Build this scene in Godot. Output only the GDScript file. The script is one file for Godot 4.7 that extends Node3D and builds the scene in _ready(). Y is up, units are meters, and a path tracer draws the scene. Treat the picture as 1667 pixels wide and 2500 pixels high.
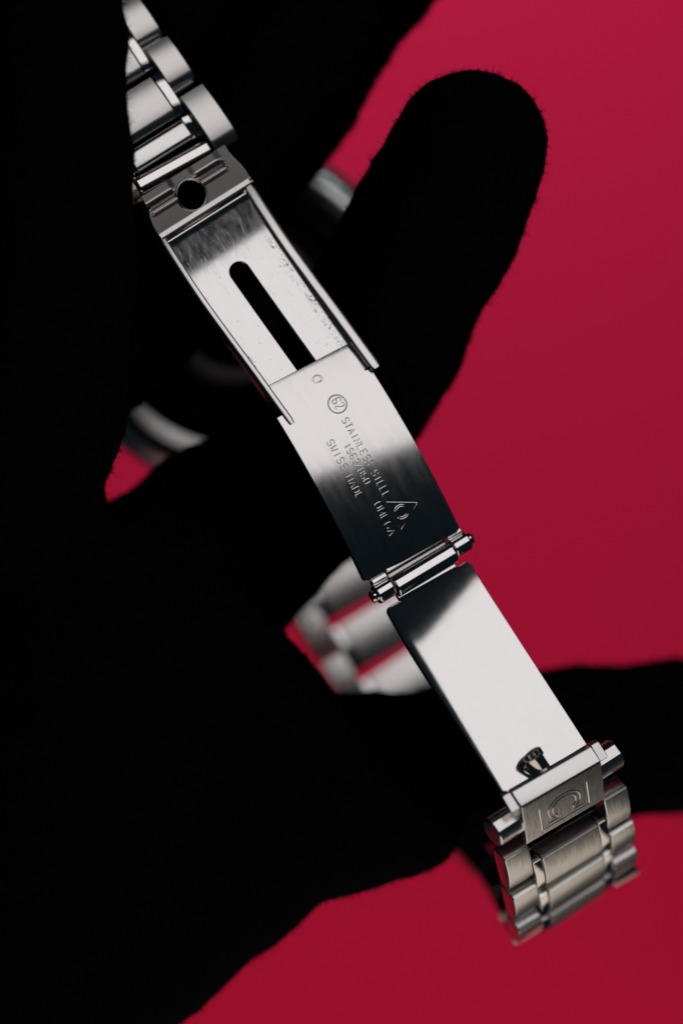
extends Node3D
# Close-up of an unfolded steel watch clasp held in a black woollen glove before red card.
# Lengths are worked out in millimetres and scaled by U to metres.

const U := 0.001
const PX := 18.2          # photograph pixels per millimetre in the plane of focus
const CAM := 450.0        # camera distance from that plane, mm
const BIG := 1.0e9

var M := {}
var rng := RandomNumberGenerator.new()


# ---------------------------------------------------------------- shapes
class Shape:
	var v := PackedVector3Array()
	var uv_from := Vector2.ZERO
	var uv_size := Vector2(20, 20)

	func tri(a: Vector3, b: Vector3, c: Vector3) -> void:
		v.append(a); v.append(b); v.append(c)

	func quad(a: Vector3, b: Vector3, c: Vector3, d: Vector3) -> void:
		tri(a, b, c); tri(a, c, d)

	func cap(loop: PackedVector3Array, back: bool) -> void:
		var m := Vector3.ZERO
		for p in loop: m += p
		m /= loop.size()
		for i in loop.size():
			var j := (i + 1) % loop.size()
			if back: tri(m, loop[j], loop[i])
			else: tri(m, loop[i], loop[j])

	func loft(loops: Array, cap0 := true, cap1 := true) -> void:
		var n: int = loops[0].size()
		for k in loops.size() - 1:
			var a: PackedVector3Array = loops[k]
			var b: PackedVector3Array = loops[k + 1]
			for i in n:
				var j := (i + 1) % n
				quad(a[i], a[j], b[j], b[i])
		if cap0: cap(loops[0], true)
		if cap1: cap(loops[-1], false)

	# bodies are closed: their signed volume says which way round the faces are
	func mesh(angle := 35.0, scale := 0.001) -> ArrayMesh:
		var vol := 0.0
		var o := v[0]
		for i in range(0, v.size(), 3):
			vol += (v[i] - o).dot((v[i + 1] - o).cross(v[i + 2] - o))
		var s := 1.0 if vol >= 0.0 else -1.0
		var at := {}
		var fn := PackedVector3Array()
		for i in range(0, v.size(), 3):
			var n := (v[i + 1] - v[i]).cross(v[i + 2] - v[i]) * s
			fn.append(n)
			for k in 3:
				var key := Vector3i((v[i + k] * 2000.0).round())
				if not at.has(key): at[key] = PackedInt32Array()
				at[key].append(i / 3)
		var limit := cos(deg_to_rad(angle))
		var pos := PackedVector3Array()
		var nor := PackedVector3Array()
		var uv := PackedVector2Array()
		for f in fn.size():
			var own := fn[f]
			if own.length_squared() < 1e-16: continue
			var unit := own.normalized()
			var order := [0, 2, 1] if s > 0.0 else [0, 1, 2]
			for k in order:
				var p := v[f * 3 + k]
				var n := Vector3.ZERO
				for g in at[Vector3i((p * 2000.0).round())]:
					var other := fn[g]
					if other.length_squared() > 1e-16 and other.normalized().dot(unit) >= limit: n += other
				pos.append(p * scale)
				nor.append(n.normalized() if n.length_squared() > 0.0 else unit)
				uv.append((Vector2(p.x, p.y) - uv_from) / uv_size)
		var a := []
		a.resize(Mesh.ARRAY_MAX)
		a[Mesh.ARRAY_VERTEX] = pos
		a[Mesh.ARRAY_NORMAL] = nor
		a[Mesh.ARRAY_TEX_UV] = uv
		var m := ArrayMesh.new()
		m.add_surface_from_arrays(Mesh.PRIMITIVE_TRIANGLES, a)
		return m


# profile in (x along u, y = height n), drawn out across w from w0 to w1 with small rounded ends
func bar(profile: PackedVector2Array, w0: float, w1: float, b := 0.15, s: Shape = null) -> Shape:
	if s == null: s = Shape.new()
	var mid := Vector2.ZERO
	var lo := Vector2(BIG, BIG)
	var hi := -lo
	for p in profile:
		lo = lo.min(p); hi = hi.max(p)
	mid = (lo + hi) / 2
	var half := (hi - lo) / 2
	var loops := []
	for e in [[w0, 1.0], [w0 + b * 0.3, 0.35], [w0 + b, 0.0], [w1 - b, 0.0], [w1 - b * 0.3, 0.35], [w1, 1.0]]:
		var k := Vector2(1.0 - b * e[1] / maxf(half.x, 0.01), 1.0 - b * e[1] / maxf(half.y, 0.01)).max(Vector2(0.2, 0.2))
		var loop := PackedVector3Array()
		for p in profile:
			var q: Vector2 = mid + (p - mid) * k
			loop.append(Vector3(q.x, e[0], q.y))
		loops.append(loop)
	s.loft(loops)
	return s


# round section with one worn flat between two angles
func worn_round(r: float, from: float, to: float) -> PackedVector2Array:
	var p := PackedVector2Array()
	for i in 72:
		var a := 360.0 * i / 72
		if a > from and a < to: continue
		p.append(Vector2(cos(deg_to_rad(a)), sin(deg_to_rad(a))) * r)
	return p


# turned about the w axis through (u, n): profile of (w, radius)
func turned(u: float, n: float, profile: Array, seg := 40, s: Shape = null, facets := 0.0) -> Shape:
	if s == null: s = Shape.new()
	var loops := []
	for p in profile:
		var loop := PackedVector3Array()
		for i in seg:
			var a := TAU * i / seg
			var r: float = p[1]
			if facets > 0.0: r *= 1.0 + facets * (cos(a * 6.0 + 0.4) - 1.0)
			loop.append(Vector3(u + cos(a) * r, p[0], n + sin(a) * r))
		loops.append(loop)
	s.loft(loops)
	return s


# upright round body on the n axis: profile of (n, radius)
func button(u: float, w: float, profile: Array, seg := 40, s: Shape = null) -> Shape:
	if s == null: s = Shape.new()
	var loops := []
	for p in profile:
		var loop := PackedVector3Array()
		for i in seg:
			var a := TAU * i / seg
			loop.append(Vector3(u + cos(a) * p[1], w + sin(a) * p[1], p[0]))
		loops.append(loop)
	s.loft(loops)
	return s


# sheet metal: rows at us, half width hw(u), optional opening of half width slot(u) about w = mid, height h(u, w)
func plate(us: Array, hw: Callable, h: Callable, th: float, b := 0.12, slot = null, mid := 0.0, cols := 14) -> Shape:
	var s := Shape.new()
	var sides := [[-1]] if slot == null else [[0], [1]]
	for side in sides:
		var loops := []
		for k in us.size():
			var u: float = us[k]
			var drop := 0.0
			if k == 0 or k == us.size() - 1: drop = b
			elif k == 1 or k == us.size() - 2: drop = b * 0.3
			var a: float = -hw.call(u)
			var c: float = hw.call(u)
			var ba := b
			var bc := b
			if side[0] == 0:
				c = mid - slot.call(u); bc = minf(b, slot.call(u)) * 0.7
			elif side[0] == 1:
				a = mid + slot.call(u); ba = minf(b, slot.call(u)) * 0.7
			var loop := PackedVector3Array()
			loop.append(Vector3(u, a, h.call(u, a) - ba - drop))
			loop.append(Vector3(u, a + ba * 0.3, h.call(u, a) - ba * 0.3 - drop))
			for j in cols + 1:
				var w := lerpf(a + ba, c - bc, float(j) / cols)
				loop.append(Vector3(u, w, h.call(u, w) - drop))
			loop.append(Vector3(u, c - bc * 0.3, h.call(u, c) - bc * 0.3 - drop))
			loop.append(Vector3(u, c, h.call(u, c) - bc - drop))
			loop.append(Vector3(u, c, h.call(u, c) - th))
			loop.append(Vector3(u, (a + c) / 2, h.call(u, (a + c) / 2) - th))
			loop.append(Vector3(u, a, h.call(u, a) - th))
			loops.append(loop)
		s.loft(loops)
	return s


func steps(a: float, b: float, n: int, rim := 0.12) -> Array:
	var r := [a, a + rim * 0.3, a + rim]
	for i in range(1, n): r.append(lerpf(a + rim, b - rim, float(i) / n))
	r.append_array([b - rim, b - rim * 0.3, b])
	return r


# ---------------------------------------------------------------- places
func at(px: float, py: float, z: float) -> Vector3:      # mm; where in the depth z the pixel of the photograph lies
	var k := (CAM - z) / CAM / PX
	return Vector3((px - 833.5) * k, (1250.0 - py) * k, z)


# axes: x along the strap (direction in the picture, degrees below horizontal, and rise towards the camera), y across it, z out of its face
func axes(deg: float, rise: float, lean: float) -> Basis:
	var t := deg_to_rad(deg)
	var l := deg_to_rad(lean)
	var u := Vector3(cos(t), -sin(t), rise).normalized()
	var w := Vector3(sin(t), cos(t), 0) * cos(l) - Vector3(0, 0, 1) * sin(l)
	w = (w - u * w.dot(u)).normalized()
	return Basis(u, w, u.cross(w))


# the same with the direction across kept exactly and the one along bent to suit
func cross_axes(deg: float, rise: float, lean: float) -> Basis:
	var t := deg_to_rad(deg)
	var l := deg_to_rad(lean)
	var w := Vector3(sin(t), cos(t), 0) * cos(l) - Vector3(0, 0, 1) * sin(l)
	var u := Vector3(cos(t), -sin(t), rise)
	u = (u - w * u.dot(w)).normalized()
	return Basis(u, w, u.cross(w))


func frame(px: float, py: float, z: float, deg: float, rise: float, lean: float) -> Transform3D:
	return Transform3D(axes(deg, rise, lean), at(px, py, z))


func on(f: Transform3D, px: float, py: float) -> Vector2:   # where on the frame's face the pixel lies
	var eye := Vector3(0, 0, CAM)
	var ray := at(px, py, 0) - eye
	var t := (f.origin - eye).dot(f.basis.z) / ray.dot(f.basis.z)
	var p := f.affine_inverse() * (eye + ray * t)
	return Vector2(p.x, p.y)


func metres(f: Transform3D) -> Transform3D:
	return Transform3D(f.basis, f.origin * U)


func put(called: String, mesh: Mesh, mat: Material, parent: Node3D, f := Transform3D(), label := "") -> MeshInstance3D:
	var o := MeshInstance3D.new()
	o.name = called
	o.mesh = mesh
	o.material_override = mat
	o.transform = metres(f)
	if label: o.set_meta("label", label)
	parent.add_child(o, true)
	return o


func node(called: String, parent: Node3D, f := Transform3D()) -> Node3D:
	var o := Node3D.new()
	o.name = called
	o.transform = metres(f)
	parent.add_child(o, true)
	return o


# ---------------------------------------------------------------- materials
func steel(rough: float, tone := Color(0.80, 0.785, 0.775)) -> StandardMaterial3D:
	var m := StandardMaterial3D.new()
	m.albedo_color = tone.linear_to_srgb()
	m.metallic = 1.0
	m.metallic_specular = 0.5
	m.roughness = rough
	return m


func cloth(c: Color) -> StandardMaterial3D:
	var m := StandardMaterial3D.new()
	m.albedo_color = c.linear_to_srgb()
	m.roughness = 1.0
	m.metallic_specular = 0.1
	return m


func image_texture(im: Image) -> ImageTexture:
	return ImageTexture.create_from_image(im)


func brushed_normal() -> ImageTexture:      # fine grooves along x
	var n := 512
	var im := Image.create(n, n, false, Image.FORMAT_RGB8)
	var noise := FastNoiseLite.new()
	noise.seed = 5
	noise.frequency = 0.5
	noise.fractal_octaves = 2
	for y in n:
		for x in n:
			var k := noise.get_noise_2d(x * 0.02, y * 1.0)
			im.set_pixel(x, y, Color(0.5, 0.5 + 0.22 * k, 1.0))
	return image_texture(im)


func wear_rough(base: float, spread: float, sx: float, sy: float, sd: int) -> ImageTexture:
	var n := 256
	var im := Image.create(n, n, false, Image.FORMAT_RGB8)
	var noise := FastNoiseLite.new()
	noise.seed = sd
	noise.frequency = 0.03
	noise.fractal_octaves = 4
	for y in n:
		for x in n:
			var r := clampf(base + spread * noise.get_noise_2d(x * sx, y * sy), 0.02, 1.0)
			im.set_pixel(x, y, Color(r, r, r))
	return image_texture(im)


func build_materials() -> void:
	var grooves := brushed_normal()
	M.brushed = steel(0.26, Color(0.72, 0.70, 0.685))
	M.brushed.normal_enabled = true
	M.brushed.normal_texture = grooves
	M.brushed.normal_scale = 0.11
	M.satin = steel(0.24)
	M.satin.normal_enabled = true
	M.satin.normal_texture = grooves
	M.satin.normal_scale = 0.08
	M.polished = steel(0.13)
	M.bright = steel(0.07)
	M.cover = steel(1.0, Color(0.80, 0.78, 0.775))
	M.cover.roughness_texture = wear_rough(0.14, 0.035, 0.6, 1.4, 11)
	M.blade = steel(1.0, Color(0.82, 0.805, 0.80))
	M.blade.roughness_texture = wear_rough(0.12, 0.02, 1.0, 1.0, 12)
	M.stamp = steel(0.12)
	M.dull = steel(0.30, Color(0.52, 0.49, 0.475))
	M.edge = steel(0.35, Color(0.06, 0.055, 0.055))
	M.glove = cloth(Color(0.005, 0.005, 0.0062))
	M.fuzz = cloth(Color(0.012, 0.012, 0.014))
	M.dial = StandardMaterial3D.new()
	M.dial.metallic_specular = 0.15
	M.dial.albedo_color = Color(0.003, 0.003, 0.004).linear_to_srgb()
	M.dial.roughness = 0.4


# ---------------------------------------------------------------- links of the bracelet
func link_profile(len: float, th: float, bulge: float, chamfer := 0.9) -> PackedVector2Array:
	var p := PackedVector2Array()
	var a := -len / 2
	p.append(Vector2(a, -th * 0.25))
	p.append(Vector2(a + 0.1, th * 0.30))
	var n := 14
	for i in n + 1:
		var t := float(i) / n
		p.append(Vector2(lerpf(a + 0.35, len / 2 - chamfer, t), th / 2 - bulge * pow(absf(2.0 * t - 0.6), 2.0)))
	var low := th / 2 - bulge * 1.96
	p.append(Vector2(len / 2 - chamfer * 0.12, low - chamfer * 0.62))
	p.append(Vector2(len / 2, low - chamfer * 0.85))
	p.append(Vector2(len / 2, -th * 0.3))
	for i in 9:
		var t := float(i) / 8
		p.append(Vector2(lerpf(len / 2 - 0.15, a + 0.15, t), -th / 2 + 0.28 * pow(absf(2.0 * t - 1.0), 2.0)))
	return p


var link_mesh := {}

func link(parent: Node3D, f: Transform3D, called := "link") -> Node3D:
	if link_mesh.is_empty():
		link_mesh.outer = bar(link_profile(7.15, 3.2, 0.30), 6.15, 10.1, 0.22).mesh()
		link_mesh.outer_b = bar(link_profile(7.15, 3.2, 0.30), -10.1, -6.15, 0.22).mesh()
		link_mesh.centre = bar(link_profile(6.7, 3.2, 0.24, 0.8), -4.6, 4.6, 0.18).mesh()
		link_mesh.spacer = bar(link_profile(6.7, 2.9, 0.3, 0.6), 4.68, 6.08, 0.15).mesh()
		link_mesh.spacer_b = bar(link_profile(6.7, 2.9, 0.3, 0.6), -6.08, -4.68, 0.15).mesh()
		link_mesh.pin = turned(3.5, -0.3, [[-9.6, 0.5], [9.6, 0.5]], 10).mesh()
	var l := node(called, parent, f)
	put("outer_piece", link_mesh.outer, M.brushed, l)
	put("outer_piece", link_mesh.outer_b, M.brushed, l)
	var back := Transform3D(Basis(), Vector3(3.45, 0, 0))
	put("centre_piece", link_mesh.centre, M.brushed, l, back)
	put("spacer", link_mesh.spacer, M.bright, l, back)
	put("spacer", link_mesh.spacer_b, M.bright, l, back)
	put("pin", link_mesh.pin, M.dull, l)
	return l


# ---------------------------------------------------------------- stamped marks: drawn as strokes, raised as fine ridges
const GLYPH := {
	"S": "45 36 16 05 04 13 33 42 41 30 10 01", "T": "06 46|26 20", "A": "00 26 40|12 32", "I": "26 20", "N": "00 06 40 46", "L": "06 00 40",
	"E": "46 06 00 40|03 33", "W": "06 10 24 30 46", "M": "00 06 22 46 40", "D": "00 06 26 45 41 20 00", "O": "10 01 05 16 36 45 41 30 10",
	"G": "45 36 16 05 01 10 30 41 43 23", "1": "15 26 20", "5": "46 06 03 33 42 41 30 10 01", "6": "45 36 16 05 01 10 30 41 42 33 13 02",
	"2": "05 16 36 45 44 00 40", "8": "13 04 05 16 36 45 44 33 13 02 01 10 30 41 42 33", "0": "10 01 05 16 36 45 41 30 10", "/": "00 46",
}

func strokes_of(c: String) -> Array:
	var out := []
	for part in String(GLYPH.get(c, "")).split("|", false):
		var line := PackedVector2Array()
		for p in part.split(" "):
			line.append(Vector2(float(p[0]) / 4.0, float(p[1]) / 6.0))
		if "SDOG56280".contains(c):
			var soft := PackedVector2Array([line[0]])
			for i in line.size() - 1:
				soft.append(line[i].lerp(line[i + 1], 0.25))
				soft.append(line[i].lerp(line[i + 1], 0.75))
			soft.append(line[-1])
			line = soft
		out.append(line)
	return out


# ridge along a line drawn on the surface h(u, w); width and height in mm
func ridge(s: Shape, line: PackedVector2Array, h: Callable, width: float, rise: float) -> void:
	var loops := []
	var n := line.size()
	for i in n:
		var t := (line[mini(i + 1, n - 1)] - line[maxi(i - 1, 0)]).normalized()
		var side := Vector2(-t.y, t.x)
		var loop := PackedVector3Array()
		for k in [[-1.0, -0.15], [-0.5, 0.62], [-0.12, 0.98], [0.12, 0.98], [0.5, 0.62], [1.0, -0.15]]:
			var p: Vector2 = line[i] + side * (k[0] * width / 2)
			loop.append(Vector3(p.x, p.y, h.call(p.x, p.y) + rise * k[1]))
		loops.append(loop)
	s.loft(loops)


func lettering(text: String, from: Vector2, to: Vector2, high: float, h: Callable, width := 0.18, rise := 0.018) -> Shape:
	var s := Shape.new()
	var along := (to - from) / text.length()
	var dir := along.normalized()
	var up := Vector2(-dir.y, dir.x)
	var wide := along.length() * 0.68
	for i in text.length():
		for line in strokes_of(text[i]):
			var l := PackedVector2Array()
			for p in line: l.append(from + along * i + dir * (p.x * wide) + up * (p.y * high))
			ridge(s, l, h, width, rise)
	return s


func arc_line(c: Vector2, r: Vector2, a0: float, a1: float, n := 28) -> PackedVector2Array:
	var l := PackedVector2Array()
	for i in n + 1:
		var a := deg_to_rad(lerpf(a0, a1, float(i) / n))
		l.append(c + Vector2(cos(a) * r.x, sin(a) * r.y))
	return l


# ---------------------------------------------------------------- the clasp
# the height of a bent strip whose slope is given: a table, read between its steps
func bent(slope: Callable, from: float, to: float) -> PackedFloat32Array:
	var t := PackedFloat32Array()
	var y := 0.0
	for i in int((to - from) / 0.1) + 2:
		t.append(y)
		y += slope.call(from + i * 0.1 + 0.05) * 0.1
	return t


func along(t: PackedFloat32Array, from: float, u: float) -> float:
	var k := clampf((u - from) / 0.1, 0.0, t.size() - 1.001)
	return lerpf(t[int(k)], t[int(k) + 1], k - int(k))


func tray_texture() -> Array:       # grime and scratches of the tray: [albedo, roughness]
	var n := 512
	var al := Image.create(n, n, false, Image.FORMAT_RGB8)
	var ro := Image.create(n, n, false, Image.FORMAT_RGB8)
	var big := FastNoiseLite.new()
	big.seed = 21; big.frequency = 0.02; big.fractal_octaves = 4
	var fine := FastNoiseLite.new()
	fine.seed = 22; fine.frequency = 0.11; fine.fractal_octaves = 3
	var steel_c := Color(0.80, 0.79, 0.785)
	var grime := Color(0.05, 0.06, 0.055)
	for y in n:
		for x in n:
			var u := float(x) / n            # along, 0 at the head
			var w := float(y) / n * 2 - 1    # across, +1 at the right rail
			var k := fine.get_noise_2d(x, y) + 0.55 * big.get_noise_2d(x, y)
			# a film of grime that crept in along the rails
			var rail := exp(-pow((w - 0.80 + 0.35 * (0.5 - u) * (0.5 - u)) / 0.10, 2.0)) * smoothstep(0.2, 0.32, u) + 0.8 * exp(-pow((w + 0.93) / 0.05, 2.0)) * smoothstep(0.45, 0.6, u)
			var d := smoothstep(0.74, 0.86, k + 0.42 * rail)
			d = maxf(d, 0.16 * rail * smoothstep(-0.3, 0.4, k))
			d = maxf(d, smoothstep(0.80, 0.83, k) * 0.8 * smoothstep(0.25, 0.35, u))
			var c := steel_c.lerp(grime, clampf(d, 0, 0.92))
			al.set_pixel(x, y, c.linear_to_srgb())
			var r := clampf(0.115 + 0.05 * big.get_noise_2d(x * 0.8, y * 1.1) + 0.4 * d, 0.03, 1.0)
			ro.set_pixel(x, y, Color(r, r, r))
	for i in 34:            # scratches near the head, mostly along the tray
		var p := Vector2(rng.randf_range(0.06, 0.30), rng.randf_range(0.05, 0.95)) * n
		var dir := Vector2.from_angle(rng.randf_range(-1.0, 0.8))
		var deep := rng.randf_range(0.16, 0.38)
		for k in rng.randi_range(6, 60):
			var q := Vector2i(p + dir * k)
			if q.x >= 0 and q.y >= 0 and q.x < n and q.y < n: ro.set_pixelv(q, Color(deep, deep, deep))
	return [image_texture(al), image_texture(ro)]


func clasp(watch: Node3D) -> void:
	# --- tray: concave sheet with the long adjuster slot
	var tf := frame(504, 518, -2.4, 56.0, 0.0, 18.0)
	var TL := 30.2
	var tt := bent(func(u): return -0.12 + 0.16 * smoothstep(4.3, 11.5, u) + 0.0022 * u, 0.0, TL)
	var th := func(u: float, _w: float) -> float: return along(tt, 0.0, u)
	var floor_h := func(u: float, w: float) -> float:
		var y: float = th.call(u, w)
		if u < 1.5: y += 0.42 * (1.0 - smoothstep(0.0, 0.55, u)) + 0.16 * exp(-pow((u - 0.95) / 0.16, 2.0))
		return y
	var s0 := on(tf, 584, 632)       # round end of the slot
	var sc := on(tf, 738, 884)
	var slot_mid := (on(tf, 559, 665).y + on(tf, 615, 649).y) / 2
	var sr := 1.5
	var su := s0.x + sr
	var slot := func(u: float) -> float:
		if u <= su - sr: return 0.0
		if u < su: return sqrt(maxf(0.0, sr * sr - (su - u) * (su - u)))
		return sr
	var us := [0.05, 0.1, 0.2, 0.35, 0.5, 0.65, 0.75, 0.85, 0.95, 1.05, 1.15, 1.3, 1.6]
	var x := 2.0
	while x < su - sr - 0.1: us.append(x); x += 0.55
	for i in 13: us.append(su - sr * cos(PI / 2 * i / 12.0))
	x = su + 0.6
	while x < TL - 0.9: us.append(x); x += 0.6
	us.append_array([TL - 0.75, TL - 0.72, TL - 0.6])
	us.sort()
	var tray_mat := steel(1.0, Color(1, 1, 1))
	var tx := tray_texture()
	tray_mat.albedo_texture = tx[0]
	tray_mat.roughness_texture = tx[1]
	var ts := plate(us, func(_u): return 6.95, floor_h, 0.7, 0.09, slot, slot_mid, 8)
	ts.uv_from = Vector2(0, -6.95)
	ts.uv_size = Vector2(TL, 13.9)
	var tray := put("clasp_tray", ts.mesh(30), tray_mat, watch, tf)
	# rails: the sheet's rolled edges
	for side in [-1, 1]:
		var loops := []
		var n := 40
		for i in n + 1:
			var u := lerpf(0.0, TL, float(i) / n)
			var e := 1.0
			if i == 0 or i == n: e = 0.82
			var base: float = th.call(u, 0.0)
			var loop := PackedVector3Array()
			for q in [[-0.47, -1.1], [-0.47, 0.98], [-0.45, 1.16], [-0.39, 1.25], [-0.22, 1.31], [0.1, 1.31], [0.28, 1.28], [0.40, 1.2], [0.46, 1.0], [0.47, 0.7], [0.47, -0.9], [0.3, -1.2], [-0.3, -1.2]]:
				var wide := 1.55 if side > 0 else 0.98
				loop.append(Vector3(u, side * (7.82 - wide / 2 + (q[0] / 0.47) * wide / 2 * e), base + (q[1] - 0.95 + 0.3 * smoothstep(0.0, 9.0, u) + 0.55 * smoothstep(9.0, 24.0, u) if q[1] > 0.0 else q[1])))
			loops.append(loop)
		var rs := Shape.new()
		rs.loft(loops)
		put("rail", rs.mesh(40), M.satin, tray)

	# --- head of the tray: block with the spring-bar hole
	var hc := on(tf, 463.6, 481.5)
	var hr := 2.05
	var hole := func(u: float) -> float:
		return sqrt(maxf(0.0, hr * hr - (u - hc.x) * (u - hc.x)))
	var head_h := func(u: float, w: float) -> float:
		var y := 0.72 - 0.17 * u
		y += 0.26 * smoothstep(-0.85, -0.15, u)
		var k := absf(w - hc.y)
		if k > 1.9 and k < 6.2:
			y += 0.40 * exp(-pow((u + 4.3) / 0.26, 2.0)) + 0.30 * exp(-pow((u + 3.5) / 0.22, 2.0)) - 0.22 * smoothstep(-4.6, -5.2, u)
		return y
	var hus := [-6.3, -6.27, -6.2]
	x = -6.05
	while x < -0.6: hus.append(x); x += 0.13
	for i in 19: hus.append(hc.x - hr * cos(PI * i / 18.0))
	hus.append_array([-0.5, -0.4, -0.25, -0.15, -0.06, -0.02, 0.02])
	hus.sort()
	var headw := func(u: float) -> float: return 7.78 - 0.75 * smoothstep(-1.5, -5.6, u)
	var head := put("clasp_head", plate(hus, headw, head_h, 2.3, 0.14, hole, hc.y, 16).mesh(32), M.dull, watch, tf)
	put("lip", bar(PackedVector2Array([Vector2(-0.9, 0.5), Vector2(-0.86, 0.96), Vector2(-0.75, 1.06), Vector2(-0.12, 1.15), Vector2(0.02, 1.05), Vector2(0.04, 0.4)]), -7.75, 7.3, 0.1).mesh(30), M.satin, head)
	var ring := Shape.new()
	var rl := []
	for p in [[hr - 0.16, 0.45], [hr - 0.12, 0.66], [hr - 0.02, 0.78], [hr + 0.10, 0.80], [hr + 0.22, 0.72], [hr + 0.28, 0.55], [hr + 0.28, 0.2], [hr - 0.16, 0.2]]:
		rl.append(p)
	var rloops := []
	for i in 49:
		var a := TAU * i / 48
		var loop := PackedVector3Array()
		for p in rl:
			var q := Vector3(hc.x + cos(a) * p[0], hc.y + sin(a) * p[0], 0)
			q.z = 0.72 - 0.17 * (hc.x + cos(a) * p[0]) + p[1] - 0.62
			loop.append(q)
		rloops.append(loop)
	ring.loft(rloops, false, false)
	put("hole_rim", ring.mesh(50), M.polished, head)

	# --- sliding cover with the stamped marks
	var CL := 29.4
	var cf := frame(748, 892, -1.5, 60.8, 0.02, 18.0)
	var ch := func(u: float, w: float) -> float:
		var s := u / CL
		var y := 1.6 * 4.0 * s * (1.0 - s)
		y += 0.003 * (u - 14.0) * w
		return y
	var cw := func(u: float) -> float:
		var narrow := 6.78
		var wide := 7.62
		var y := narrow if u < 4.45 else wide
		if u > CL - 0.6: y -= 0.6 - sqrt(maxf(0.0, 0.36 - pow(u - CL + 0.6, 2.0)))
		return y
	var cus := steps(0.0, CL, 46, 0.07)
	cus.append_array([4.44, 4.46, CL - 0.5, CL - 0.35, CL - 0.2])
	cus.sort()
	var cs := plate(cus, cw, ch, 0.85, 0.10, null, 0.0, 22)
	cs.uv_from = Vector2(0, -8)
	cs.uv_size = Vector2(30, 16)
	var cover := put("sliding_cover", cs.mesh(30), M.cover, watch, cf)
	var rv := on(cf, 773, 930.7)
	var rb: float = ch.call(rv.x, rv.y)
	var rivet := button(rv.x, rv.y, [[rb - 0.3, 0.86], [rb + 0.012, 0.86], [rb + 0.02, 0.80], [rb - 0.11, 0.70], [rb - 0.11, 0.66], [rb + 0.03, 0.60], [rb + 0.06, 0.52], [rb + 0.06, 0.0]])
	put("rivet", rivet.mesh(30), M.polished, cover)
	var mk := func(a: Vector2, b: Vector2, text: String, high: float, width := 0.18) -> void:
		put("stamped_lettering", lettering(text, on(cf, a.x, a.y), on(cf, b.x, b.y), high, ch, width).mesh(25), M.stamp, cover)
	mk.call(Vector2(827, 1031), Vector2(933, 1225), "STAINLESS STEEL", 1.02)
	mk.call(Vector2(830.7, 1094), Vector2(886, 1192), "1562/850", 0.95)
	mk.call(Vector2(789.6, 1085), Vector2(868, 1229), "SWISS MADE", 1.02)
	mk.call(Vector2(907, 1236), Vector2(950, 1316), "OMEGA", 1.0)
	mk.call(Vector2(804, 983), Vector2(818, 1008), "62", 1.35)
	var cc := on(cf, 818.4, 990.3)
	var em := Shape.new()
	ridge(em, arc_line(cc, Vector2(1.27, 1.27), 0, 360, 40), ch, 0.2, 0.03)
	put("stamped_circle", em.mesh(25), M.stamp, cover)
	var oc := on(cf, 974.5, 1253)
	em = Shape.new()
	for r in [0.72, 1.0]:
		ridge(em, arc_line(oc, Vector2(r * 0.95, r * 1.05), -52, 232, 30), ch, 0.18, 0.022)
	for sd in [-1, 1]:
		ridge(em, PackedVector2Array([oc + Vector2(sd * 0.5, -0.72), oc + Vector2(sd * 0.55, -0.98), oc + Vector2(sd * 1.25, -0.98)]), ch, 0.18, 0.022)
		ridge(em, PackedVector2Array([on(cf, 1013, 1231), Vector2(oc.x + sd * 2.1, on(cf, 937, 1230).y)]), ch, 0.15, 0.014)
		ridge(em, PackedVector2Array([Vector2(oc.x + sd * 2.1, on(cf, 937, 1230).y), Vector2(oc.x + sd * 1.5, on(cf, 937, 1230).y)]), ch, 0.18, 0.022)
	put("stamped_emblem", em.mesh(25), M.stamp, cover)
	# a curved scratch beside the right edge
	var hair := Shape.new()
	ridge(hair, arc_line(on(cf, 951, 1004), Vector2(0.95, 0.8), 95, 15, 14), func(u, w): return ch.call(u, w) + 0.04, 0.05, 0.03)
	put("scratch", hair.mesh(60), M.edge, cover)

	# --- hinge between the cover and the blade
	var hf := frame(1033, 1391, -1.75, 59.4, 0.0, 18.0)
	var barrel_p := PackedVector2Array()
	for i in 72:
		var ad := 360.0 * i / 72
		if ad > 82.0 and ad < 114.0: continue
		barrel_p.append(Vector2(cos(deg_to_rad(ad)), sin(deg_to_rad(ad))) * 1.5)
	var hinge := put("hinge_barrel", bar(barrel_p, -4.85, 4.85, 0.18).mesh(14), M.bright, watch, hf)
	var knob := PackedVector2Array()
	for i in 8:
		for e in [-15.0, -12.5, 12.5, 15.0]:
			var ad: float = 98.0 + 45.0 * i + e
			knob.append(Vector2(cos(deg_to_rad(ad)), sin(deg_to_rad(ad))) * 1.36 / cos(deg_to_rad(e * 0.92)) * 0.985 + Vector2(-0.35, -0.15))
	for sd in [-1, 1]:
		put("knuckle", bar(knob, minf(sd * 5.0, sd * 7.66), maxf(sd * 5.0, sd * 7.66), 0.3).mesh(40), M.bright, hinge)
		put("pin_head", turned(-0.35, -0.15, [[sd * 7.5, 0.8], [sd * 7.75, 0.86], [sd * 8.1, 0.86], [sd * 8.35, 0.7], [sd * 8.42, 0.4]], 32).mesh(40), M.bright, hinge)
		# short tab from the cover's corner, rolled over the knuckle
		put("tab", bar(PackedVector2Array([Vector2(-2.55, 0.15), Vector2(-2.3, 0.62), Vector2(-1.9, 0.72), Vector2(-1.35, 0.35), Vector2(-0.9, -0.3), Vector2(-1.3, -0.9), Vector2(-2.2, -0.6)]), minf(sd * 4.95, sd * 7.4), maxf(sd * 4.95, sd * 7.4), 0.2).mesh(45), M.polished, hinge)
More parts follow.
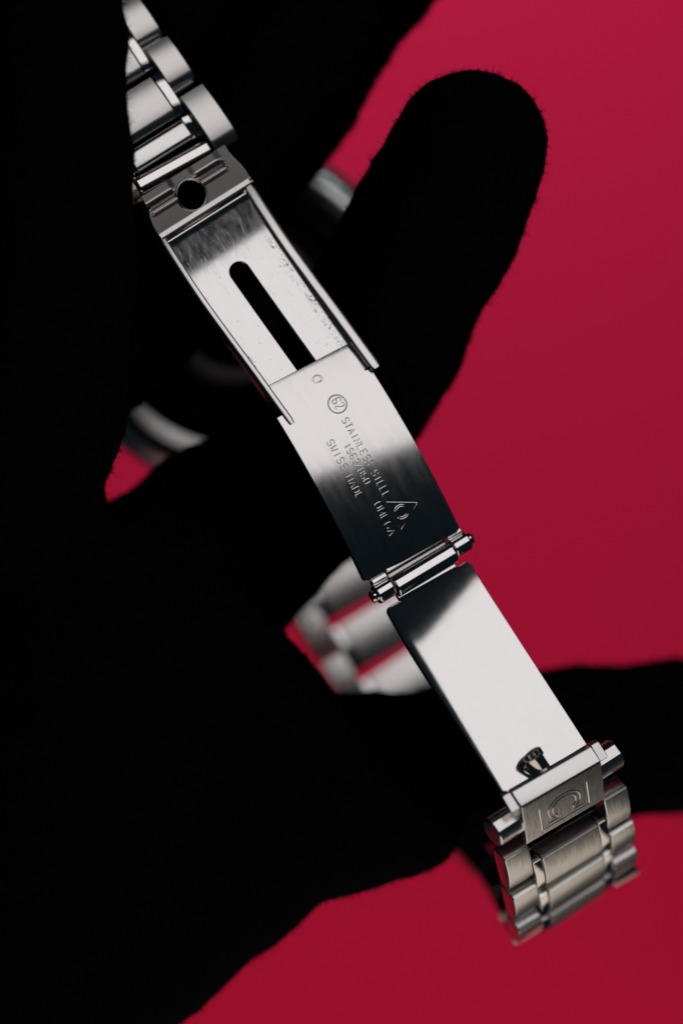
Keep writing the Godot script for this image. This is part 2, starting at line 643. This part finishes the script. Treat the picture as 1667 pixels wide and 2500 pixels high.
	put("tongue", bar(PackedVector2Array([Vector2(-2.9, 0.1), Vector2(-2.75, 0.55), Vector2(-2.4, 0.62), Vector2(-1.05, -0.5), Vector2(-1.0, -1.0), Vector2(-2.6, -0.7)]), -4.75, 4.75, 0.12).mesh(25), M.polished, hinge)

	# --- folding blade with its catch hook
	var bf := frame(1046, 1425, -1.45, 59.9, 0.0, 18.0)
	var BL := 29.3
	var bt := bent(func(u): return -0.06 + (0.21 * (1.0 - exp(-u * u / 25.0)) if u > 0.0 else 0.0), -4.0, 33.0)
	var bh := func(u: float, w: float) -> float:
		return along(bt, -4.0, u + 0.30 * w) - 0.05 * pow(maxf(0.0, -w - 3.9 - 0.05 * u), 2.0)
	var bw := func(u: float) -> float:
		var r := 0.8
		var y := 6.8
		if u < r: y -= r - sqrt(maxf(0.0, r * r - (r - u) * (r - u)))
		return y
	var bus := steps(0.0, BL, 40, 0.1)
	bus.append_array([0.2, 0.3, 0.45, 0.6])
	bus.sort()
	var bs := plate(bus, bw, bh, 0.9, 0.14, null, 0.0, 20)
	var blade := put("folding_blade", bs.mesh(30), M.blade, watch, bf)
	put("blade_tongue", bar(PackedVector2Array([Vector2(-1.2, -0.9), Vector2(-0.75, -0.12), Vector2(-0.3, 0.02), Vector2(0.15, -0.06), Vector2(0.15, -0.85)]), -4.7, 4.7, 0.15).mesh(40), M.bright, blade)
	# hook: a strip of sheet bent to a C and standing on the blade
	var hk := on(bf, 1303, 1889)
	var stem := Vector3(-0.85, -0.22, 0.52).normalized()
	var e1 := Vector3(0, 1, 0)
	e1 = (e1 - stem * e1.dot(stem)).normalized()
	var e2 := stem.cross(e1)        # towards the camera side
	if e2.z < 0.0: e2 = -e2
	var hs := Shape.new()
	for part in [[0.0, 1.0, 52.0, 205.0], [0.66, 1.0, 206.0, 345.0]]:
		var loops := []
		for i in 9:
			var t := lerpf(part[0], part[1], i / 8.0)
			var shrink := 0.06 if i == 0 or i == 8 else 0.0
			var c := Vector3(hk.x, hk.y, bh.call(hk.x, hk.y) + 0.75) + stem * (3.9 * t - 0.5)
			var loop := PackedVector3Array()
			for k in 40:
				var back := k > 19
				var a := deg_to_rad(lerpf(part[2], part[3], (39 - k if back else k) / 19.0))
				loop.append(c + e1 * cos(a) * (1.2 + shrink if back else 1.55 - shrink) + e2 * sin(a) * (0.75 + shrink if back else 1.1 - shrink))
			loops.append(loop)
		hs.loft(loops, false, false)
		for e in [0, 8]:
			for k in 19:
				if e == 0: hs.quad(loops[e][39 - k], loops[e][38 - k], loops[e][k + 1], loops[e][k])
				else: hs.quad(loops[e][k], loops[e][k + 1], loops[e][38 - k], loops[e][39 - k])
	put("catch_hook", hs.mesh(50), M.polished, blade)

	# --- end bar and logo plate at the lower end
	var ef := Transform3D(cross_axes(59.2, -0.75, 20.0), at(1352, 1935, 0.3))
	put("end_bar", bar(worn_round(2.08, 124.0, 158.0), -10.6, 10.6, 0.3).mesh(22), M.satin, watch, ef)
	var lp := Transform3D(cross_axes(62.0, -0.95, 20.0), at(1368, 1908, 2.0))
	while (ef.origin - lp.origin).dot(lp.basis.z) > -2.6: lp.origin = at(1368, 1908, lp.origin.z + 0.05)
	var q0 := on(lp, 1270.6, 1963.6)
	var q1 := on(lp, 1466.7, 1868)
	var lw := (q1.y - q0.y) / 2
	var lm := (q1.y + q0.y) / 2
	var lu := (q0.x + q1.x) / 2
	var lh := 7.2
	var prof := PackedVector2Array([Vector2(lu - 0.2, -0.12), Vector2(lu, 0.0), Vector2(lu + 0.25, 0.06), Vector2(lu + lh * 0.5, 0.06), Vector2(lu + lh - 0.3, -0.1), Vector2(lu + lh, -0.35), Vector2(lu + lh - 0.2, -1.3), Vector2(lu + 1.0, -2.2), Vector2(lu - 1.0, -3.0), Vector2(lu - 1.45, -2.1), Vector2(lu - 1.35, -1.75)])
	var plate_node := put("logo_plate", bar(prof, lm - lw, lm + lw, 0.12).mesh(28), M.satin, watch, lp)
	var flat := func(_u: float, _w: float) -> float: return 0.085
	em = Shape.new()
	var ec := Vector2(lu + 3.6, lm)
	for r in [1.9, 2.6]:
		ridge(em, arc_line(ec, Vector2(r * 0.72, r), 42, 318, 30), flat, 0.24, 0.07)
	for sd in [-1, 1]:
		ridge(em, PackedVector2Array([ec + Vector2(1.1, sd * 1.4), ec + Vector2(1.75, sd * 1.2), ec + Vector2(1.75, sd * 2.9)]), flat, 0.24, 0.06)
		ridge(em, PackedVector2Array([ec + Vector2(-1.6, sd * 3.9), ec + Vector2(2.3, sd * 3.9)]), flat, 0.3, 0.07)
	ridge(em, PackedVector2Array([ec + Vector2(2.3, -3.9), ec + Vector2(2.3, 3.9)]), flat, 0.2, 0.06)
	put("stamped_emblem", em.mesh(25), M.satin, plate_node)
	for sd in [-1, 1]:
		var tw: float = lm + sd * (lw + 0.75)
		var tp := PackedVector2Array([Vector2(lu - 1.35, -2.1), Vector2(lu - 1.12, -1.8), Vector2(lu + 0.1, -0.22), Vector2(lu + 0.4, -0.4), Vector2(lu + 0.4, -1.6), Vector2(lu - 1.0, -3.2)])
		put("side_tab", bar(tp, tw - 0.62, tw + 0.62, 0.12).mesh(28), M.satin, plate_node)


func bracelet(watch: Node3D) -> void:
	# --- upper strap, coming out from under the thumb
	var uf := frame(391, 365, -4.2, 54.0, 0.09, 18.0)
	for u in [-9.25, -16.65, -24.05]:
		var f := uf
		f.origin = uf * Vector3(u, 0, 0.012 * (u + 5) * (u + 5) * -0.2)
		link(watch, f)
	var last := node("end_link", watch, uf)
	for sd in [[-10.1, -6.15], [6.15, 10.1]]:
		put("outer_piece", bar(link_profile(9.2, 3.2, 0.34, 1.1), sd[0], sd[1], 0.22).mesh(), M.brushed, last)
	var cp := bar(PackedVector2Array([Vector2(-1.9, -1.2), Vector2(-1.85, 0.75), Vector2(-1.6, 1.05), Vector2(-1.1, 1.15), Vector2(0.6, 1.0), Vector2(1.0, 0.8), Vector2(1.25, 0.3), Vector2(1.25, -1.2)]), -4.7, 4.7, 0.25)
	put("centre_piece", cp.mesh(40), M.satin, last)
	for sd in [[-6.1, -4.75], [4.75, 6.1]]:
		var sp := bar(PackedVector2Array([Vector2(-2.3, -1.2), Vector2(-2.2, 0.55), Vector2(-1.8, 0.8), Vector2(-0.6, 0.55), Vector2(0.6, 0.1), Vector2(1.3, -0.6), Vector2(1.2, -1.2)]), sd[0], sd[1], 0.15)
		put("spacer", sp.mesh(45), M.bright, last)
	var bfm := Transform3D(axes(57.0, 0.12, 18.0), uf * Vector3(2.95, 0, -0.35))
	var sb := put("spring_bar_tube", bar(worn_round(1.25, 66.0, 106.0), -5.85, 5.85, 0.25).mesh(22), M.polished, watch, bfm)
	put("lip", bar(PackedVector2Array([Vector2(0.9, -1.2), Vector2(1.0, 0.1), Vector2(1.25, 0.25), Vector2(1.5, 0.05), Vector2(1.62, -0.25), Vector2(1.85, -0.2), Vector2(2.05, -0.5), Vector2(2.05, -1.3)]), -5.9, 6.0, 0.12).mesh(40), M.polished, sb)

	# --- lower strap: hangs over and runs back behind the hand to the watch head
	var path := [at(1352, 1935, 0.0), at(1376, 2040, -4.6), at(1391, 2122, -10.5), at(1396, 2184, -17.3), at(1386, 2185, -24.8), at(1360, 2135, -32.0), at(1312, 2065, -38.0), at(1240, 1985, -42.0), at(1130, 1865, -47.5), at(1010, 1700, -49.3), at(900, 1515, -49.8), at(785, 1310, -50.2), at(700, 1125, -50.6), at(660, 1000, -50.8)]
	var curve := Curve3D.new()
	curve.bake_interval = 0.2
	for i in path.size():
		var tg: Vector3 = (path[mini(i + 1, path.size() - 1)] - path[maxi(i - 1, 0)]) / 6.0
		curve.add_point(path[i], -tg, tg)
	var d := 7.6
	while d < curve.get_baked_length() - 6.0:
		var o := curve.sample_baked(d, true)
		var t := (curve.sample_baked(d + 0.5, true) - curve.sample_baked(d - 0.5, true)).normalized()
		var w := axes(60.0, 0.0, 16.0).y
		w = (w - t * w.dot(t)).normalized()
		var f := Transform3D(Basis(t * (1.0 if d < 60 else 1.12), w, t.cross(w)), o)
		link(watch, f)
		d += 7.45 if d < 60 else 8.6


func watch_head(watch: Node3D) -> void:
	var f := frame(580, 763, -47.0, 62.0, 0.02, 6.0)
	var head := put("watch_case", button(0, 0, [[-6.0, 17.0], [-5.6, 20.0], [-4.5, 25.6], [-2.5, 26.4], [-0.8, 26.3], [0.6, 25.4], [1.6, 24.5], [2.4, 23.8], [2.85, 23.0], [3.05, 22.3], [3.0, 21.7], [2.75, 20.9], [2.4, 19.9], [2.0, 19.7], [1.0, 19.6], [1.0, 0.0]], 96).mesh(40), M.satin, watch, f)
	put("bezel", button(0, 0, [[0.9, 19.6], [2.2, 19.5], [2.7, 19.0], [3.0, 16.6], [2.6, 16.2], [1.4, 16.2], [1.2, 0.0]], 96).mesh(30), M.dial, head)
	put("dial", button(0, 0, [[1.3, 16.0], [1.6, 16.0], [1.6, 0.0]], 64).mesh(30), M.dial, head)
	put("chapter_ring", button(0, 0, [[1.5, 12.8], [1.75, 12.6], [2.05, 11.5], [2.0, 10.0], [1.7, 8.6], [1.5, 8.5], [1.4, 0.0]], 72).mesh(40), M.edge, head)
	for sd in [-1, 1]:
		for e in [-1, 1]:
			var lug := bar(PackedVector2Array([Vector2(17.5, -2.5), Vector2(17.5, 2.4), Vector2(20.5, 2.2), Vector2(23.6, 0.8), Vector2(25.6, -2.2), Vector2(25.2, -4.4), Vector2(22.0, -3.8)]), -1.9, 1.9, 0.35)
			put("lug", lug.mesh(40), M.satin, head, Transform3D(Basis(Vector3(0, 0, 1), (0.0 if e > 0 else PI)), Vector3(0, sd * 12.2, 0)))


# ---------------------------------------------------------------- the gloved hand
func glove() -> void:
	# every chain: [pixel x, pixel y, depth mm, radius in pixels]; the picture's outline of each finger at its own depth
	var chains := [
		# thumb, in front of the strap
		[[108, -190, 8, 186], [112, 120, 9, 187], [118, 400, 9, 196], [118, 640, 6, 206], [105, 860, 2, 200], [98, 1020, -1, 197], [47, 1155, -6, 188], [70, 1420, -12, 250]],
		# index finger
		[[640, -260, -30, 205], [470, 80, -30, 205], [300, 420, -28, 200], [160, 760, -22, 200], [60, 1050, -18, 210]],
		# middle finger
		[[950, -205, -24, 190], [889, -106, -24, 190], [700, 180, -24, 190], [629, 280, -24, 190], [440, 580, -24, 190], [300, 770, -22, 182], [120, 930, -18, 190]],
		# ring finger: the tip that stands free
		[[1150, 357, -7, 188], [1062, 545, -10.5, 198], [930, 798, -17.5, 203], [846, 945, -20.5, 202], [700, 1215, -23, 205], [560, 1345, -22, 214], [430, 1440, -20, 250]],
		# little finger, stretched to the right
		[[1800, 1788, -36, 172], [1640, 1797, -34, 178], [1400, 1822, -31, 184], [1150, 1862, -29, 192], [900, 1902, -27, 198], [640, 1900, -22, 215]],
		# ball of the hand and wrist
		[[495, 1655, -13, 232], [632, 1838, -13, 228], [836, 1992, -14, 188], [1000, 2008, -16, 128]],
		[[546, 2070, -15, 262], [270, 2284, -15, 264], [-160, 2560, -15, 290]],
		[[60, 1450, -15, 260], [200, 1700, -15, 430], [160, 2100, -15, 400], [-100, 2500, -18, 420]],
		[[430, 1440, -20, 250], [330, 1560, -18, 300]],
		[[540, 1300, -22, 222], [430, 1440, -20, 250]],
	]
	var cell := 1.15
	var lo := Vector3(-66, -90, -48)
	var size := Vector3i(118, 158, 62)
	var total := size.x * size.y * size.z
	var field := PackedFloat32Array()
	field.resize(total)
	var k := 0.9
	for ch in chains:
		for i in ch.size() - 1:
			var a: Array = ch[i]
			var b: Array = ch[i + 1]
			var pa := at(a[0], a[1], a[2])
			var pb := at(b[0], b[1], b[2])
			var ra: float = a[3] / PX * (CAM - a[2]) / CAM
			var rb: float = b[3] / PX * (CAM - b[2]) / CAM
			var rm := maxf(ra, rb) + 4.0
			var squash := 1.0
			if rm > 16.0: squash = 1.45        # the palm is flatter than it is broad
			var c0 := Vector3i(((pa.min(pb) - Vector3.ONE * rm - lo) / cell).floor()).clamp(Vector3i.ZERO, size - Vector3i.ONE)
			var c1 := Vector3i(((pa.max(pb) + Vector3.ONE * rm - lo) / cell).ceil()).clamp(Vector3i.ZERO, size - Vector3i.ONE)
			var ab := pb - pa
			var ll := maxf(ab.length_squared(), 1e-6)
			for z in range(c0.z, c1.z + 1):
				for y in range(c0.y, c1.y + 1):
					var row := (z * size.y + y) * size.x
					for x in range(c0.x, c1.x + 1):
						var p := lo + Vector3(x, y, z) * cell
						var t := clampf((p - pa).dot(ab) / ll, 0.0, 1.0)
						var q := p - pa - ab * t
						q.z *= squash
						var dd := q.length() - lerpf(ra, rb, t)
						if dd < 5.0: field[row + x] += exp(-k * maxf(dd, -12.0))
	for i in total: field[i] = -log(maxf(field[i], 1e-4)) / k
	# surface nets
	var index := {}
	var verts := PackedVector3Array()
	var off := [0, 1, size.x, size.x + 1, size.x * size.y, size.x * size.y + 1, size.x * size.y + size.x, size.x * size.y + size.x + 1]
	var cornerp := [Vector3(0, 0, 0), Vector3(1, 0, 0), Vector3(0, 1, 0), Vector3(1, 1, 0), Vector3(0, 0, 1), Vector3(1, 0, 1), Vector3(0, 1, 1), Vector3(1, 1, 1)]
	var edges := [[0, 1], [2, 3], [4, 5], [6, 7], [0, 2], [1, 3], [4, 6], [5, 7], [0, 4], [1, 5], [2, 6], [3, 7]]
	for z in size.z - 1:
		for y in size.y - 1:
			var row := (z * size.y + y) * size.x
			for x in size.x - 1:
				var o := row + x
				var inside := 0
				for c in 8:
					if field[o + off[c]] < 0.0: inside += 1
				if inside == 0 or inside == 8: continue
				var sum := Vector3.ZERO
				var n := 0
				for e in edges:
					var fa := field[o + off[e[0]]]
					var fb := field[o + off[e[1]]]
					if (fa < 0.0) != (fb < 0.0):
						sum += cornerp[e[0]].lerp(cornerp[e[1]], fa / (fa - fb))
						n += 1
				index[o] = verts.size()
				verts.append(lo + (Vector3(x, y, z) + sum / n) * cell)
	var tris := PackedInt32Array()
	var dirs := [[1, size.x, size.x * size.y], [size.x, size.x * size.y, 1], [size.x * size.y, 1, size.x]]
	for o in index:
		for dd in dirs:
			# the edge from this cell's first corner along dd[0]; the four cells round it
			var inside: bool = field[o] < 0.0
			if inside == (field[o + dd[0]] < 0.0): continue
			var a1 = o - dd[1]
			var a2 = o - dd[2]
			var a3 = o - dd[1] - dd[2]
			if not (index.has(a1) and index.has(a2) and index.has(a3)): continue
			var q := [index[o], index[a1], index[a3], index[a2]]
			if inside: q = [q[0], q[3], q[2], q[1]]
			tris.append_array(PackedInt32Array([q[0], q[1], q[2], q[0], q[2], q[3]]))
	var nor := PackedVector3Array()
	nor.resize(verts.size())
	for i in range(0, tris.size(), 3):
		var n := (verts[tris[i + 2]] - verts[tris[i]]).cross(verts[tris[i + 1]] - verts[tris[i]])
		for c in 3: nor[tris[i + c]] += n
	var knit := FastNoiseLite.new()
	knit.seed = 7; knit.frequency = 0.16; knit.fractal_octaves = 3
	for i in verts.size():
		nor[i] = nor[i].normalized()
		verts[i] += nor[i] * (0.55 * knit.get_noise_3dv(verts[i]) - 0.05)
	var out := PackedVector3Array()
	for p in verts: out.append(p * U)
	var a := []
	a.resize(Mesh.ARRAY_MAX)
	a[Mesh.ARRAY_VERTEX] = out
	a[Mesh.ARRAY_NORMAL] = nor
	a[Mesh.ARRAY_INDEX] = tris
	var m := ArrayMesh.new()
	m.add_surface_from_arrays(Mesh.PRIMITIVE_TRIANGLES, a)
	var hand := put("gloved_hand", m, M.glove, self)
	hand.set_meta("label", "hand in a black fuzzy woollen glove gripping the steel bracelet before the red card")
	hand.set_meta("category", "hand")
	# nap of the wool: curled fibres
	var hv := PackedVector3Array()
	var hn := PackedVector3Array()
	for i in 90000:
		var v := rng.randi() % verts.size()
		var p := verts[v] - nor[v] * 0.05
		if absf(p.x) > 52 or absf(p.y) > 76 or p.z < -40: continue
		var dir := (nor[v] + Vector3(rng.randf_range(-1, 1), rng.randf_range(-1, 1), rng.randf_range(-1, 1)) * 0.9).normalized()
		var bend := Vector3(rng.randf_range(-1, 1), rng.randf_range(-1, 1), rng.randf_range(-1, 1)) * 0.7
		var len := rng.randf_range(0.35, 1.35) * (1.0 if rng.randf() > 0.1 else 2.0)
		var wide := rng.randf_range(0.025, 0.05)
		var side := dir.cross(Vector3(rng.randf_range(-1, 1), rng.randf_range(-1, 1), rng.randf_range(-1, 1))).normalized() * wide
		var last := p
		for sgm in 3:
			var nx := last + dir * len / 3
			var tip: Vector3 = side * (1.0 - sgm / 3.0)
			var tip2: Vector3 = side * (1.0 - (sgm + 1) / 3.0)
			for q in [last - tip, last + tip, nx + tip2, last - tip, nx + tip2, nx - tip2]:
				hv.append(q * U); hn.append(nor[v])
			last = nx
			dir = (dir + bend).normalized()
	a = []
	a.resize(Mesh.ARRAY_MAX)
	a[Mesh.ARRAY_VERTEX] = hv
	a[Mesh.ARRAY_NORMAL] = hn
	var fm := ArrayMesh.new()
	fm.add_surface_from_arrays(Mesh.PRIMITIVE_TRIANGLES, a)
	put("wool_fuzz", fm, M.fuzz, hand).set_meta("kind", "stuff")


# ---------------------------------------------------------------- setting
func backdrop() -> void:
	var noise := FastNoiseLite.new()
	noise.seed = 3; noise.frequency = 0.35; noise.fractal_octaves = 3
	var im := Image.create(512, 512, false, Image.FORMAT_RGB8)
	for y in 512:
		for x in 512:
			var k := 1.0 + 0.10 * noise.get_noise_2d(x, y)
			im.set_pixel(x, y, Color(0.62 * k, 0.014 * k, 0.064 * k).linear_to_srgb())
	var m := cloth(Color(1, 1, 1))
	m.albedo_texture = image_texture(im)
	m.uv1_scale = Vector3(6, 6, 6)
	var s := Shape.new()
	var W := 150.0
	var H := 190.0
	var pts := PackedVector2Array()
	s.loft([PackedVector3Array([Vector3(-W, -H, -304), Vector3(W, -H, -304), Vector3(W, H, -304), Vector3(-W, H, -304)]), PackedVector3Array([Vector3(-W, -H, -300), Vector3(W, -H, -300), Vector3(W, H, -300), Vector3(-W, H, -300)])])
	s.uv_size = Vector2(2 * W, 2 * W)
	var o := put("backdrop", s.mesh(), m, self)
	o.set_meta("kind", "structure")
	o.set_meta("label", "plain matt red card standing behind the hand")


func lamp(called: String, where: Vector3, target: Vector3, size: Vector2, radiance: float, tint: Color, roll := 0.0) -> void:
	var l := AreaLight3D.new()
	l.name = called
	l.area_size = size * U
	l.light_color = tint
	l.area_normalize_energy = true
	l.light_energy = radiance * size.x * size.y * U * U / PI
	l.shadow_enabled = true
	add_child(l)
	l.look_at_from_position(where * U, target * U, Vector3(0, 1, 0.01))
	l.rotate_object_local(Vector3(0, 0, 1), deg_to_rad(roll))


func _ready() -> void:
	rng.seed = 77
	var cam := Camera3D.new()
	cam.name = "camera"
	cam.position = Vector3(0, 0, CAM * U)
	cam.near = 0.02
	cam.far = 3.0
	var half := 1250.0 / PX / CAM
	cam.fov = rad_to_deg(2.0 * atan(half))
	var att := CameraAttributesPhysical.new()
	att.frustum_focal_length = 12.0 / half
	att.frustum_focus_distance = CAM * U
	att.exposure_aperture = 3.7
	att.frustum_near = 0.02
	att.frustum_far = 3.0
	cam.attributes = att
	add_child(cam)
	cam.current = true
	var env := Environment.new()
	env.background_mode = Environment.BG_COLOR
	env.background_color = Color(0.004, 0.007, 0.0095).linear_to_srgb()
	env.tonemap_mode = Environment.TONE_MAPPER_LINEAR
	env.tonemap_exposure = 1.0
	env.sdfgi_enabled = true
	env.ssao_enabled = true
	env.ssil_enabled = true
	var we := WorldEnvironment.new()
	we.name = "environment"
	we.environment = env
	add_child(we)
	# big soft lamp above and to the right of the camera, and one for the card behind
	lamp("softbox_light", Vector3(174.1, 268.7, 391.7), Vector3(29.3, 17.4, -21.0), Vector2(380, 260), 0.9, Color(1.0, 0.985, 0.985), 30.0)
	lamp("bounce_light", Vector3(60, -330, 0), Vector3(0, 0, 0), Vector2(420, 420), 0.66, Color(1.0, 0.94, 0.87))
	lamp("card_light_above", Vector3(0, 220, -60), Vector3(0, 184, -300), Vector2(300, 100), 6.3, Color(0.92, 0.98, 1.0))
	lamp("card_light_below", Vector3(0, -220, -60), Vector3(0, -184, -300), Vector2(300, 100), 2.5, Color(1.0, 0.7, 0.72))

	build_materials()
	backdrop()
	glove()
	var watch := node("wristwatch", self)
	watch.set_meta("label", "steel bracelet watch with its stamped folding clasp opened out, held in the black glove")
	watch.set_meta("category", "watch")
	clasp(watch)
	bracelet(watch)
	watch_head(watch)
